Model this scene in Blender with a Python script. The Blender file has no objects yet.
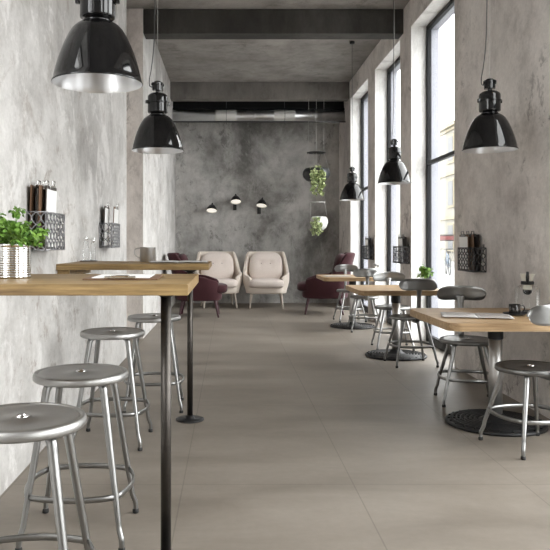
import bpy, math, random
from mathutils import Vector, Matrix

PI = math.pi
scene = bpy.context.scene
COL = scene.collection

# ------------------------------------------------------------------ camera
CAM_H = 1.2
FPX = 700.0
cam_d = bpy.data.cameras.new('camera')
cam_d.sensor_fit = 'HORIZONTAL'
cam_d.sensor_width = 36.0
cam_d.lens = FPX / 550.0 * 36.0
cam_d.shift_x = (275.0 - 230.0) / 550.0
cam_d.shift_y = -(275.0 - 243.0) / 550.0
cam_d.clip_start = 0.05
cam_d.clip_end = 300.0
cam = bpy.data.objects.new('camera', cam_d)
cam.location = (0.0, 0.0, CAM_H)
cam.rotation_euler = (PI / 2, 0.0, 0.0)
COL.objects.link(cam)
scene.camera = cam

# ------------------------------------------------------------------ world, light, exposure
SKY_STRENGTH = 6.0
world = bpy.data.worlds.new('overcast_sky')
scene.world = world
world.use_nodes = True
wn = world.node_tree
bg = wn.nodes['Background']
bg.inputs['Strength'].default_value = SKY_STRENGTH
wtc = wn.nodes.new('ShaderNodeTexCoord')
wsep = wn.nodes.new('ShaderNodeSeparateXYZ')
wramp = wn.nodes.new('ShaderNodeValToRGB')
wramp.color_ramp.elements[0].position = 0.0
wramp.color_ramp.elements[0].color = (0.92, 0.92, 0.92, 1)
wramp.color_ramp.elements[1].position = 0.8
wramp.color_ramp.elements[1].color = (1.0, 0.995, 0.98, 1)
wn.links.new(wtc.outputs['Generated'], wsep.inputs[0])
wn.links.new(wsep.outputs['Z'], wramp.inputs[0])
wn.links.new(wramp.outputs[0], bg.inputs['Color'])

vs = scene.view_settings
vs.view_transform = 'Standard'
vs.look = 'None'
vs.gamma = 1.0
vs.use_curve_mapping = False
vs.exposure = 0.63

# room measures (metres; camera at origin, +Y into the room)
XL, XR = -1.09, 2.18
YB, YF = 14.0, -3.0
ZC = 4.14
HEAD = 3.81
WINS = [(6.80, 8.43), (8.97, 10.53), (11.06, 12.66), (2.55, 4.25), (0.55, 2.15), (-1.9, -0.2)]
REC = 0.18          # depth of the window recess inside
OUTW = 0.34         # wall thickness
for (a, b) in WINS:
    ld = bpy.data.lights.new('window_portal', 'AREA')
    ld.shape = 'RECTANGLE'
    ld.size = HEAD - 0.06
    ld.size_y = b - a
    ld.cycles.is_portal = True
    lo = bpy.data.objects.new('window_portal', ld)
    lo.location = (XR + OUTW + 0.02, (a + b) / 2, HEAD / 2 + 0.02)
    lo.rotation_euler = (0, PI / 2, 0)
    COL.objects.link(lo)
# unseen bar-side window added beside the camera to light the opposite wall
LW_Y0, LW_Y1, LW_Z0, LW_Z1 = -0.2, 2.3, 0.95, 3.38
ld = bpy.data.lights.new('window_portal', 'AREA')
ld.shape = 'RECTANGLE'
ld.size = LW_Z1 - LW_Z0
ld.size_y = LW_Y1 - LW_Y0
ld.cycles.is_portal = True
lo = bpy.data.objects.new('window_portal', ld)
lo.location = (XL - 0.93, (LW_Y0 + LW_Y1) / 2, (LW_Z0 + LW_Z1) / 2)
lo.rotation_euler = (0, -PI / 2, 0)
COL.objects.link(lo)
try:
    scene.cycles.max_bounces = 12
    scene.cycles.diffuse_bounces = 7
    scene.cycles.glossy_bounces = 5
    scene.cycles.transparent_max_bounces = 16
    scene.cycles.sample_clamp_indirect = 6.0
except Exception:
    pass


# ------------------------------------------------------------------ materials
def new_mat(name):
    m = bpy.data.materials.new(name)
    m.use_nodes = True
    nt = m.node_tree
    return m, nt, nt.nodes['Principled BSDF']


def simple(name, col, rough=0.5, metal=0.0, coat=0.0, spec=None):
    m, nt, p = new_mat(name)
    p.inputs['Base Color'].default_value = (*col, 1)
    p.inputs['Roughness'].default_value = rough
    p.inputs['Metallic'].default_value = metal
    if coat:
        p.inputs['Coat Weight'].default_value = coat
        p.inputs['Coat Roughness'].default_value = 0.05
    if spec is not None:
        p.inputs['Specular IOR Level'].default_value = spec
    return m


def coords(nt, scale, mode='Object', loc=(0, 0, 0)):
    tc = nt.nodes.new('ShaderNodeTexCoord')
    mp = nt.nodes.new('ShaderNodeMapping')
    mp.inputs['Scale'].default_value = scale
    mp.inputs['Location'].default_value = loc
    nt.links.new(tc.outputs[mode], mp.inputs['Vector'])
    return mp.outputs['Vector']


def noise(nt, vec, scale, detail=6, rough=0.6, dist=0.0):
    n = nt.nodes.new('ShaderNodeTexNoise')
    n.inputs['Scale'].default_value = scale
    n.inputs['Detail'].default_value = detail
    n.inputs['Roughness'].default_value = rough
    n.inputs['Distortion'].default_value = dist
    nt.links.new(vec, n.inputs['Vector'])
    return n.outputs['Fac']


def ramp(nt, fac, stops):
    r = nt.nodes.new('ShaderNodeValToRGB')
    els = r.color_ramp.elements
    while len(els) > 1:
        els.remove(els[0])
    els[0].position = stops[0][0]
    els[0].color = (*stops[0][1], 1)
    for pos, c in stops[1:]:
        e = els.new(pos)
        e.color = (*c, 1)
    nt.links.new(fac, r.inputs[0])
    return r.outputs[0]


def mix(nt, a, b, fac, mode='MIX'):
    n = nt.nodes.new('ShaderNodeMix')
    n.data_type = 'RGBA'
    n.blend_type = mode
    for sock, v in ((n.inputs[6], a), (n.inputs[7], b)):
        if isinstance(v, tuple):
            sock.default_value = (*v, 1)
        else:
            nt.links.new(v, sock)
    if isinstance(fac, (int, float)):
        n.inputs[0].default_value = fac
    else:
        nt.links.new(fac, n.inputs[0])
    return n.outputs[2]


def bump(nt, p, h, strength=0.2, dist=0.01):
    b = nt.nodes.new('ShaderNodeBump')
    b.inputs['Strength'].default_value = strength
    b.inputs['Distance'].default_value = dist
    nt.links.new(h, b.inputs['Height'])
    nt.links.new(b.outputs[0], p.inputs['Normal'])


def math_node(nt, op, a, b):
    n = nt.nodes.new('ShaderNodeMath')
    n.operation = op
    for k, v in enumerate((a, b)):
        if isinstance(v, (int, float)):
            n.inputs[k].default_value = v
        else:
            nt.links.new(v, n.inputs[k])
    return n.outputs[0]


def mask(nt, fac, lo, hi):
    return ramp(nt, fac, [(lo, (0, 0, 0)), (hi, (1, 1, 1))])


def concrete(name, light, mid, dark, loc=(0, 0, 0), cloud=1.1, zs=0.5, ys=1.0, contrast=0.10, crust=(0.3, 0.27, 0.24), crust_amt=0.6,
             crust_scale=9.0, crust_z=0.4, crust_pos=0.555, flake=None, flake_amt=0.5, region_pos=0.44, rough=0.85):
    """clouded concrete with clustered dark crusts, pale flakes and fine grain"""
    m, nt, p = new_mat(name)
    big = noise(nt, coords(nt, (1, ys, zs), loc=(3.1 + loc[0], 1.7 + loc[1], 0.4)), cloud, 10, 0.66, 0.25)
    c = ramp(nt, big, [(0.5 - contrast * 1.5, dark), (0.5, mid), (0.5 + contrast * 1.5, light)])
    med = noise(nt, coords(nt, (1, ys, crust_z), loc=(loc[0], 5 + loc[1], 1)), cloud * 4.0, 10, 0.72, 0.2)
    c = mix(nt, c, ramp(nt, med, [(0.34, (0.68, 0.67, 0.66)), (0.5, (1, 1, 1)), (0.68, (1.12, 1.12, 1.12))]), 0.8, 'MULTIPLY')
    grain = noise(nt, coords(nt, (1, ys, 0.6), loc=loc), 60, 5, 0.75)
    c = mix(nt, c, ramp(nt, grain, [(0.3, (0.80, 0.80, 0.79)), (0.7, (1.10, 1.10, 1.10))]), 0.55, 'MULTIPLY')
    region = mask(nt, noise(nt, coords(nt, (1, ys, 0.6), loc=(9 + loc[0], 2, 3)), 0.9, 4, 0.6, 0.3), region_pos, region_pos + 0.16)
    cr = noise(nt, coords(nt, (1, ys, crust_z), loc=(7 + loc[0], 2 + loc[1], 5)), crust_scale, 12, 0.80, 0.5)
    f = math_node(nt, 'MULTIPLY', mask(nt, cr, crust_pos, crust_pos + 0.06), region)
    c = mix(nt, c, crust, math_node(nt, 'MULTIPLY', f, crust_amt))
    if flake is not None:
        fl = noise(nt, coords(nt, (1, ys, crust_z * 0.8), loc=(1 + loc[0], 8, 2)), crust_scale * 0.7, 12, 0.78, 0.4)
        c = mix(nt, c, flake, math_node(nt, 'MULTIPLY', mask(nt, fl, 0.53, 0.60), flake_amt))
    nt.links.new(c, p.inputs['Base Color'])
    p.inputs['Roughness'].default_value = rough
    bump(nt, p, math_node(nt, 'ADD', cr, grain), 0.3, 0.008)
    return m


M = {}
M['wall_white'] = concrete('pale_flaking_concrete', (0.68, 0.665, 0.65), (0.585, 0.57, 0.555), (0.43, 0.415, 0.40), zs=0.42, ys=0.40, cloud=1.3, contrast=0.085,
                           crust=(0.27, 0.225, 0.19), crust_amt=0.62, crust_z=0.42, crust_scale=11.0, crust_pos=0.535, flake=(0.78, 0.765, 0.75), flake_amt=0.55, region_pos=0.40)
M['wall_grey'] = concrete('warm_grey_stained_concrete', (0.80, 0.755, 0.72), (0.68, 0.635, 0.60), (0.50, 0.455, 0.43), loc=(2, 0, 1), zs=0.55, ys=0.5, cloud=1.3, contrast=0.085,
                          crust=(0.17, 0.145, 0.13), crust_amt=0.75, crust_z=0.5, crust_scale=7.0, crust_pos=0.54, flake=(0.74, 0.70, 0.665), flake_amt=0.3, region_pos=0.43)
M['wall_dark'] = concrete('mottled_dark_concrete', (0.56, 0.545, 0.525), (0.36, 0.35, 0.335), (0.16, 0.153, 0.144), loc=(1, 0, 2), contrast=0.075, cloud=0.8, zs=0.8,
                          crust=(0.10, 0.095, 0.088), crust_amt=0.6, crust_z=0.7, crust_scale=4.0, crust_pos=0.54, flake=(0.50, 0.485, 0.465), flake_amt=0.4,
                          region_pos=0.40)
M['ceiling'] = concrete('grey_cast_concrete', (0.38, 0.355, 0.335), (0.29, 0.272, 0.255), (0.19, 0.177, 0.165), cloud=0.9, zs=1.0,
                        crust=(0.11, 0.10, 0.092), crust_amt=0.6, crust_scale=2.6, crust_z=1.0, crust_pos=0.56)
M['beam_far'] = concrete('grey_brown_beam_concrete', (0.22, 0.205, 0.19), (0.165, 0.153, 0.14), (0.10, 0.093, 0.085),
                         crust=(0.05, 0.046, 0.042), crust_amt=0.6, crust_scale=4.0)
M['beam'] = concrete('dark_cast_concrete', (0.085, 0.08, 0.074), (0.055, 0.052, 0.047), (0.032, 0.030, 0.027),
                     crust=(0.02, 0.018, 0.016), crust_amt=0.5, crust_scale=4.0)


def floor_mat():
    m, nt, p = new_mat('large_greige_floor_tiles')
    v = coords(nt, (1, 1, 1))
    n1 = noise(nt, coords(nt, (0.55, 1.6, 1)), 1.6, 8, 0.6, 0.5)
    n2 = noise(nt, v, 22, 6, 0.7)
    c = ramp(nt, n1, [(0.3, (0.175, 0.150, 0.124)), (0.5, (0.238, 0.207, 0.174)), (0.7, (0.295, 0.26, 0.222))])
    c = mix(nt, c, ramp(nt, n2, [(0.3, (0.9, 0.9, 0.9)), (0.7, (1.06, 1.06, 1.06))]), 0.6, 'MULTIPLY')
    br = nt.nodes.new('ShaderNodeTexBrick')
    br.offset = 0.0
    br.inputs['Color1'].default_value = (1, 1, 1, 1)
    br.inputs['Color2'].default_value = (0.95, 0.95, 0.95, 1)
    br.inputs['Mortar'].default_value = (0.74, 0.74, 0.74, 1)
    br.inputs['Scale'].default_value = 1.0
    br.inputs['Mortar Size'].default_value = 0.0035
    br.inputs['Mortar Smooth'].default_value = 0.2
    br.inputs['Bias'].default_value = 0.0
    br.inputs['Brick Width'].default_value = 0.847
    br.inputs['Row Height'].default_value = 1.703
    nt.links.new(coords(nt, (1, 1, 1), loc=(0.233, -0.072, 0)), br.inputs['Vector'])
    c = mix(nt, c, br.outputs['Color'], 1.0, 'MULTIPLY')
    nt.links.new(c, p.inputs['Base Color'])
    r = ramp(nt, n1, [(0.3, (0.42, 0.42, 0.42)), (0.7, (0.56, 0.56, 0.56))])
    nt.links.new(r, p.inputs['Roughness'])
    p.inputs['Specular IOR Level'].default_value = 0.4
    bump(nt, p, n2, 0.06, 0.004)
    return m


M['floor'] = floor_mat()


def oak(name, axis, light, mid, dark):
    m, nt, p = new_mat(name)
    sc = [9.0, 9.0, 9.0]
    sc[axis] = 0.7
    v = coords(nt, tuple(sc))
    n1 = noise(nt, v, 3.4, 8, 0.7, 0.25)
    sc2 = [40.0, 40.0, 40.0]
    sc2[axis] = 2.0
    n2 = noise(nt, coords(nt, tuple(sc2)), 2.0, 5, 0.7)
    c = ramp(nt, n1, [(0.3, dark), (0.5, mid), (0.68, light)])
    c = mix(nt, c, ramp(nt, n2, [(0.3, (0.55, 0.52, 0.47)), (0.6, (1.06, 1.06, 1.06))]), 0.8, 'MULTIPLY')
    nt.links.new(c, p.inputs['Base Color'])
    p.inputs['Roughness'].default_value = 0.5
    p.inputs['Specular IOR Level'].default_value = 0.35
    bump(nt, p, n2, 0.12, 0.003)
    return m


M['oak_bar'] = oak('oiled_oak_bar_top', 0, (0.37, 0.255, 0.115), (0.26, 0.17, 0.072), (0.14, 0.085, 0.034))
M['oak_table'] = oak('natural_oak_table_top', 0, (0.52, 0.365, 0.215), (0.42, 0.285, 0.158), (0.30, 0.19, 0.098))


def steel_mat(name, col, r0, r1, scale=6.0):
    m, nt, p = new_mat(name)
    n = noise(nt, coords(nt, (1, 1, 1)), scale, 6, 0.65, 0.3)
    c = ramp(nt, n, [(0.3, tuple(k * 0.88 for k in col)), (0.65, col)])
    nt.links.new(c, p.inputs['Base Color'])
    nt.links.new(ramp(nt, n, [(0.3, (r1, r1, r1)), (0.7, (r0, r0, r0))]), p.inputs['Roughness'])
    p.inputs['Metallic'].default_value = 1.0
    return m


M['steel'] = steel_mat('brushed_raw_steel', (0.33, 0.33, 0.325), 0.28, 0.31)
M['steel_column'] = steel_mat('satin_steel_tube', (0.60, 0.59, 0.575), 0.42, 0.5)
M['steel_seat'] = steel_mat('satin_steel_seat', (0.44, 0.435, 0.425), 0.42, 0.46)
M['seat_dark_reflection'] = steel_mat('steel_seat_dark_reflection', (0.22, 0.218, 0.212), 0.36, 0.40)  # reflection of the dark wall put into the seat colour
M['steel_dark'] = steel_mat('gunmetal_and_dark_reflection_steel', (0.25, 0.25, 0.25), 0.28, 0.34)  # gunmetal on clips and caps; on the chair a dark room reflection as colour
M['pole'] = steel_mat('blackened_scuffed_steel', (0.095, 0.087, 0.08), 0.36, 0.5, 22.0)
M['chrome'] = simple('polished_steel', (0.75, 0.75, 0.74), 0.12, 1.0)
M['galv'] = steel_mat('galvanised_duct_steel', (0.74, 0.74, 0.74), 0.3, 0.36, 3.0)
M['band'] = simple('pale_duct_band', (0.75, 0.74, 0.71), 0.5, 0.3)
M['iron'] = simple('black_cast_iron', (0.010, 0.010, 0.011), 0.5, 0.0)
M['enamel'] = simple('glossy_black_enamel', (0.004, 0.004, 0.0045), 0.06, 0.0, 0.0, 0.55)
M['reflector'] = simple('silver_lacquer_lamp_interior', (0.66, 0.66, 0.67), 0.30, 1.0)
M['black'] = simple('matt_black', (0.012, 0.012, 0.013), 0.55)
M['frame_black'] = simple('black_window_frame', (0.005, 0.005, 0.006), 0.5, 0.0, 0.0, 0.25)
M['frame_outer'] = simple('blue_grey_outer_frame', (0.27, 0.275, 0.315), 0.5)
M['rubber'] = simple('black_rubber', (0.02, 0.02, 0.02), 0.7)
M['wire'] = simple('dark_grey_wire', (0.10, 0.10, 0.105), 0.4, 0.8)
M['wire_light'] = simple('zinc_grey_wire', (0.33, 0.33, 0.34), 0.4, 0.8)
M['thread'] = simple('pale_cord', (0.55, 0.55, 0.53), 0.6)
M['cable'] = simple('grey_flex', (0.06, 0.06, 0.06), 0.6)
M['paper'] = simple('white_paper', (0.88, 0.875, 0.86), 0.7)
M['mag_paper'] = simple('matt_magazine_paper', (0.52, 0.50, 0.485), 0.75)
M['print'] = simple('grey_printed_paper', (0.36, 0.32, 0.30), 0.7)
M['ivory'] = simple('ivory_ceramic', (0.72, 0.70, 0.62), 0.3)
M['board_brown'] = simple('brown_hardboard', (0.17, 0.095, 0.055), 0.55)
M['board_dark'] = simple('dark_hardboard', (0.035, 0.024, 0.02), 0.5)
M['soil'] = simple('potting_soil', (0.03, 0.022, 0.015), 0.95)
M['white_pot'] = simple('white_glazed_pot', (0.82, 0.82, 0.80), 0.25)
M['charcoal_pot'] = simple('charcoal_glazed_pot', (0.045, 0.047, 0.05), 0.3)
M['coffee'] = simple('smoked_dark_glassware', (0.02, 0.018, 0.017), 0.12)
M['sconce_in'] = simple('white_lamp_interior', (0.85, 0.84, 0.80), 0.5)


def glow(name, col, s):
    m, nt, p = new_mat(name)
    p.inputs['Base Color'].default_value = (*col, 1)
    p.inputs['Emission Color'].default_value = (*col, 1)
    p.inputs['Emission Strength'].default_value = s
    return m


M['bulb'] = glow('lit_frosted_bulb', (1.0, 0.95, 0.86), 0.45)


def fabric(name, col, col2, scale=90):
    m, nt, p = new_mat(name)
    n = noise(nt, coords(nt, (1, 1, 1)), scale, 4, 0.6)
    c = ramp(nt, n, [(0.35, col2), (0.65, col)])
    nt.links.new(c, p.inputs['Base Color'])
    p.inputs['Roughness'].default_value = 0.9
    p.inputs['Specular IOR Level'].default_value = 0.2
    p.inputs['Sheen Weight'].default_value = 0.1
    bump(nt, p, n, 0.25, 0.004)
    return m


M['blush'] = fabric('blush_wool', (0.76, 0.675, 0.625), (0.68, 0.60, 0.55))
M['blush_frame'] = fabric('cream_shell_leather', (0.78, 0.70, 0.62), (0.72, 0.64, 0.565))
M['burgundy'] = fabric('burgundy_wool', (0.056, 0.018, 0.022), (0.036, 0.011, 0.014))
M['burgundy_shell'] = fabric('dark_burgundy_shell', (0.056, 0.018, 0.022), (0.040, 0.012, 0.015))
M['button'] = simple('shade_darkened_button', (0.20, 0.15, 0.13), 0.6)  # buttons coloured dark to carry the shade of the cushion dents
M['blush_leg'] = simple('cream_lacquered_leg', (0.48, 0.42, 0.36), 0.45)
M['burgundy_leg'] = simple('dark_burgundy_leg', (0.05, 0.014, 0.02), 0.4)


def leaf_mat(name, a, b):
    m, nt, p = new_mat(name)
    n = noise(nt, coords(nt, (1, 1, 1)), 35, 3, 0.6)
    nt.links.new(ramp(nt, n, [(0.35, a), (0.65, b)]), p.inputs['Base Color'])
    p.inputs['Roughness'].default_value = 0.5
    p.inputs['Subsurface Weight'].default_value = 0.0
    return m


M['leaf'] = leaf_mat('fresh_green_leaf', (0.06, 0.17, 0.02), (0.25, 0.42, 0.075))
M['leaf_pale'] = leaf_mat('leaf_with_painted_highlights', (0.08, 0.14, 0.03), (0.62, 0.68, 0.36))  # white-yellow highlights and dark parts put into the leaf colour


def glass(name, tint=(1, 1, 1), refl=0.10, edge=0.7):
    m = bpy.data.materials.new(name)
    m.use_nodes = True
    nt = m.node_tree
    nt.nodes.remove(nt.nodes['Principled BSDF'])
    out = nt.nodes['Material Output']
    tr = nt.nodes.new('ShaderNodeBsdfTransparent')
    tr.inputs[0].default_value = (*tint, 1)
    gl = nt.nodes.new('ShaderNodeBsdfGlossy')
    gl.inputs['Roughness'].default_value = 0.02
    lw = nt.nodes.new('ShaderNodeFresnel')
    lw.inputs['IOR'].default_value = 1.45
    ml = nt.nodes.new('ShaderNodeMath')
    ml.operation = 'MULTIPLY'
    ml.inputs[1].default_value = edge
    nt.links.new(lw.outputs[0], ml.inputs[0])
    mx = nt.nodes.new('ShaderNodeMixShader')
    nt.links.new(ml.outputs[0], mx.inputs[0])
    nt.links.new(tr.outputs[0], mx.inputs[1])
    nt.links.new(gl.outputs[0], mx.inputs[2])
    nt.links.new(mx.outputs[0], out.inputs['Surface'])
    return m


M['pane'] = glass('clear_window_glass', (0.98, 0.99, 0.99), edge=0.25)
M['glassware'] = glass('clear_glassware', (0.98, 0.985, 0.985), edge=0.5)

# outside
M['facade'] = simple('pale_plaster_facade', (0.19, 0.18, 0.155), 0.9)
M['facade_trim'] = simple('cream_facade_moulding', (0.22, 0.195, 0.14), 0.9)
M['facade_glass'] = simple('dark_house_window', (0.05, 0.054, 0.06), 0.5)
M['roof'] = simple('grey_slate_roof', (0.25, 0.27, 0.29), 0.8)
M['street'] = simple('pale_paving', (0.24, 0.24, 0.24), 0.9)
M['sign_red'] = simple('red_sign_face', (0.22, 0.07, 0.07), 0.6)
M['sign_dark'] = simple('dark_sign_edge', (0.05, 0.04, 0.04), 0.5)
M['bike_blue'] = simple('blue_grey_bike_frame', (0.08, 0.11, 0.15), 0.5)


# ------------------------------------------------------------------ mesh builder
class MB:
    def __init__(self):
        self.v = []
        self.f = []
        self.s = []
        self.mi = []

    def _add(self, vs_, fs_, smooth, mat=0, mtx=None):
        o = len(self.v)
        if mtx is not None:
            vs_ = [mtx @ Vector(p) for p in vs_]
        self.v += [tuple(p) for p in vs_]
        self.f += [tuple(i + o for i in f) for f in fs_]
        self.s += [smooth] * len(fs_)
        self.mi += [mat] * len(fs_)
        return self

    def box(self, x0, x1, y0, y1, z0, z1, mtx=None, mat=0):
        v = [(x0, y0, z0), (x1, y0, z0), (x1, y1, z0), (x0, y1, z0), (x0, y0, z1), (x1, y0, z1), (x1, y1, z1), (x0, y1, z1)]
        f = [(0, 3, 2, 1), (4, 5, 6, 7), (0, 1, 5, 4), (1, 2, 6, 5), (2, 3, 7, 6), (3, 0, 4, 7)]
        return self._add(v, f, False, mat, mtx)

    def quad(self, a, b, c, d, mat=0):
        return self._add([a, b, c, d], [(0, 1, 2, 3)], False, mat)

    def lathe(self, prof, n=32, mtx=None, mat=0, close=True, smooth=True):
        v, f = [], []
        for (r, z) in prof:
            for k in range(n):
                a = 2 * PI * k / n
                v.append((r * math.cos(a), r * math.sin(a), z))
        m = len(prof)
        for i in range(m - 1):
            for k in range(n):
                k2 = (k + 1) % n
                f.append((i * n + k, i * n + k2, (i + 1) * n + k2, (i + 1) * n + k))
        if close:
            f.append(tuple(range(n - 1, -1, -1)))
            f.append(tuple((m - 1) * n + k for k in range(n)))
        return self._add(v, f, smooth, mat, mtx)

    def tube(self, pts, rad, n=10, mtx=None, mat=0, closed=False, flat=None, smooth=True):
        """swept tube; rad scalar or list; flat=(axis vector, factor) squashes along an axis"""
        P = [Vector(p) for p in pts]
        m = len(P)
        R = rad if isinstance(rad, (list, tuple)) else [rad] * m
        v, f = [], []
        prev = None
        for i in range(m):
            if closed:
                t = P[(i + 1) % m] - P[i - 1]
            else:
                t = P[min(i + 1, m - 1)] - P[max(i - 1, 0)]
            t.normalize()
            if prev is None:
                up = Vector((0, 0, 1)) if abs(t.z) < 0.9 else Vector((0, 1, 0))
                a = t.cross(up).normalized()
            else:
                a = (prev - t * prev.dot(t)).normalized()
            prev = a
            b = t.cross(a).normalized()
            for k in range(n):
                ang = 2 * PI * k / n
                off = (a * math.cos(ang) + b * math.sin(ang)) * R[i]
                if flat is not None:
                    ax = Vector(flat[0])
                    off = off - ax * off.dot(ax) * (1 - flat[1])
                v.append(P[i] + off)
        rng = m if closed else m - 1
        for i in range(rng):
            j = (i + 1) % m
            for k in range(n):
                k2 = (k + 1) % n
                f.append((i * n + k, i * n + k2, j * n + k2, j * n + k))
        if not closed:
            f.append(tuple(range(n - 1, -1, -1)))
            f.append(tuple((m - 1) * n + k for k in range(n)))
        return self._add(v, f, smooth, mat, mtx)

    def grid(self, fn, nu, nv, mtx=None, mat=0, smooth=True, wrap_u=False):
        v, f = [], []
        cu = nu if wrap_u else nu + 1
        for j in range(nv + 1):
            for i in range(cu):
                v.append(fn(i / nu, j / nv))
        for j in range(nv):
            for i in range(nu):
                i2 = (i + 1) % cu
                f.append((j * cu + i, j * cu + i2, (j + 1) * cu + i2, (j + 1) * cu + i))
        return self._add(v, f, smooth, mat, mtx)

    def blob(self, sx, sy, sz, e1=0.5, e2=0.5, nu=40, nv=20, mtx=None, mat=0):
        """superellipsoid cushion"""
        def pw(c, e):
            return math.copysign(abs(c) ** e, c)

        def fn(u, w):
            a = u * 2 * PI
            b = -PI / 2 + w * PI
            b = max(-PI / 2 + 1e-3, min(PI / 2 - 1e-3, b))
            return (sx * pw(math.cos(b), e1) * pw(math.cos(a), e2), sy * pw(math.cos(b), e1) * pw(math.sin(a), e2), sz * pw(math.sin(b), e1))
        return self.grid(fn, nu, nv, mtx, mat, True, True)

    def prism(self, outline, z0, z1, mtx=None, mat=0, smooth=False):
        n = len(outline)
        v = [(x, y, z0) for x, y in outline] + [(x, y, z1) for x, y in outline]
        self._add(v, [tuple(range(n - 1, -1, -1)), tuple(range(n, 2 * n))], False, mat, mtx)
        f = [(k, (k + 1) % n, n + (k + 1) % n, n + k) for k in range(n)]
        return self._add(v, f, smooth, mat, mtx)

    def build(self, name, mat, parent=None, bevel=0.0, seg=2, sub=0, solid=0.0, loc=None, auto=False):
        me = bpy.data.meshes.new(name)
        me.from_pydata(self.v, [], self.f)
        me.polygons.foreach_set('use_smooth', self.s)
        me.polygons.foreach_set('material_index', self.mi)
        for mm in (mat if isinstance(mat, (list, tuple)) else [mat]):
            me.materials.append(mm)
        me.update()
        o = bpy.data.objects.new(name, me)
        COL.objects.link(o)
        if parent is not None:
            o.parent = parent
        if loc is not None:
            o.location = loc
        if solid:
            md = o.modifiers.new('solid', 'SOLIDIFY')
            md.thickness = solid
            md.offset = 0.0
        if bevel:
            md = o.modifiers.new('bevel', 'BEVEL')
            md.width = bevel
            md.segments = seg
            md.limit_method = 'ANGLE'
            md.angle_limit = math.radians(40)
        if sub:
            md = o.modifiers.new('sub', 'SUBSURF')
            md.levels = sub
            md.render_levels = sub
        return o


def T(x, y, z):
    return Matrix.Translation((x, y, z))


def R(a, ax='Z'):
    return Matrix.Rotation(a, 4, ax)


def tag(o, label, cat, group=None, kind=None):
    o['label'] = label
    o['category'] = cat
    if group:
        o['group'] = group
    if kind:
        o['kind'] = kind
    return o


def struct(o):
    o['kind'] = 'structure'
    return o


def thing(name, label, cat, loc=(0, 0, 0), rz=0.0, group=None):
    o = bpy.data.objects.new(name, None)
    o.empty_display_size = 0.1
    COL.objects.link(o)
    o.location = loc
    o.rotation_euler = (0, 0, rz)
    return tag(o, label, cat, group)


def dup(root, loc, rz, label, parent=None):
    r = root.copy()
    COL.objects.link(r)
    if parent is None:
        r.location = loc
        r.rotation_euler = (0, 0, rz)
        r['label'] = label
    else:
        r.parent = parent
    for ch in list(root.children):
        dup(ch, None, 0, None, r)
    return r


def smooth_path(pts, n=6):
    """centripetal Catmull-Rom through the points"""
    P = [Vector(p) for p in pts]
    P = [P[0] * 2 - P[1]] + P + [P[-1] * 2 - P[-2]]
    out = []
    for i in range(1, len(P) - 2):
        p0, p1, p2, p3 = P[i - 1], P[i], P[i + 1], P[i + 2]
        t0 = 0.0
        t1 = t0 + max((p1 - p0).length, 1e-5) ** 0.5
        t2 = t1 + max((p2 - p1).length, 1e-5) ** 0.5
        t3 = t2 + max((p3 - p2).length, 1e-5) ** 0.5
        for k in range(n):
            t = t1 + (t2 - t1) * k / n
            a1 = p0 * ((t1 - t) / (t1 - t0)) + p1 * ((t - t0) / (t1 - t0))
            a2 = p1 * ((t2 - t) / (t2 - t1)) + p2 * ((t - t1) / (t2 - t1))
            a3 = p2 * ((t3 - t) / (t3 - t2)) + p3 * ((t - t2) / (t3 - t2))
            b1 = a1 * ((t2 - t) / (t2 - t0)) + a2 * ((t - t0) / (t2 - t0))
            b2 = a2 * ((t3 - t) / (t3 - t1)) + a3 * ((t - t1) / (t3 - t1))
            out.append(b1 * ((t2 - t) / (t2 - t1)) + b2 * ((t - t1) / (t2 - t1)))
    out.append(P[-2])
    return out


# ------------------------------------------------------------------ room shell
struct(MB().box(XL - 1.2, XR + OUTW, YF - 0.3, YB + 0.3, -0.15, 0.0).build('floor', M['floor']))
struct(MB().box(XL - 1.2, XR + OUTW, YF - 0.3, YB + 0.3, ZC, ZC + 0.2).build('ceiling', M['ceiling']))
# bar-side wall: long slab, a recess, then the far slab
w = MB()
w.box(XL - 0.9, XL, YF, LW_Y0, 0, ZC)
w.box(XL - 0.9, XL, LW_Y0, LW_Y1, 0, LW_Z0)
w.box(XL - 0.9, XL, LW_Y0, LW_Y1, LW_Z1, ZC)
w.box(XL - 0.9, XL, LW_Y1, 7.37, 0, ZC)
w.box(XL - 0.9, XL, 8.79, YB, 0, ZC)
struct(w.build('wall_left', M['wall_white']))
w = MB()
w.box(XL - 0.9, XL - 0.6, 7.37, 8.79, 0, ZC)
w.box(XL - 0.6, XL - 0.001, 8.78, 8.79, 0, ZC)
struct(w.build('wall_recess', M['wall_grey']))
struct(MB().box(XL - 0.9, XR + OUTW, YB, YB + 0.2, 0, ZC).build('wall_back', M['wall_dark']))
struct(MB().box(XL - 0.9, XR + OUTW, YF - 0.2, YF, 0, ZC).build('wall_front', M['wall_white']))
wf_ = bpy.data.objects.new('window_7', None)  # added opening, out of view, that brings daylight to the table side
COL.objects.link(wf_)
wf_.location = (XL - 0.5, 0, 0)
wf_['kind'] = 'structure'
fb = MB()
for yy in (LW_Y0, (LW_Y0 + LW_Y1) / 2 - 0.03, LW_Y1 - 0.06):
    fb.box(-0.025, 0.025, yy, yy + 0.06, LW_Z0, LW_Z1)
for zz in (LW_Z0, LW_Z1 - 0.06):
    fb.box(-0.024, 0.024, LW_Y0, LW_Y1, zz, zz + 0.06)
fb.build('window_frame', M['frame_black'], wf_)
MB().box(-0.004, 0.004, LW_Y0 + 0.06, LW_Y1 - 0.06, LW_Z0 + 0.06, LW_Z1 - 0.06).build('pane', M['pane'], wf_)
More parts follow.
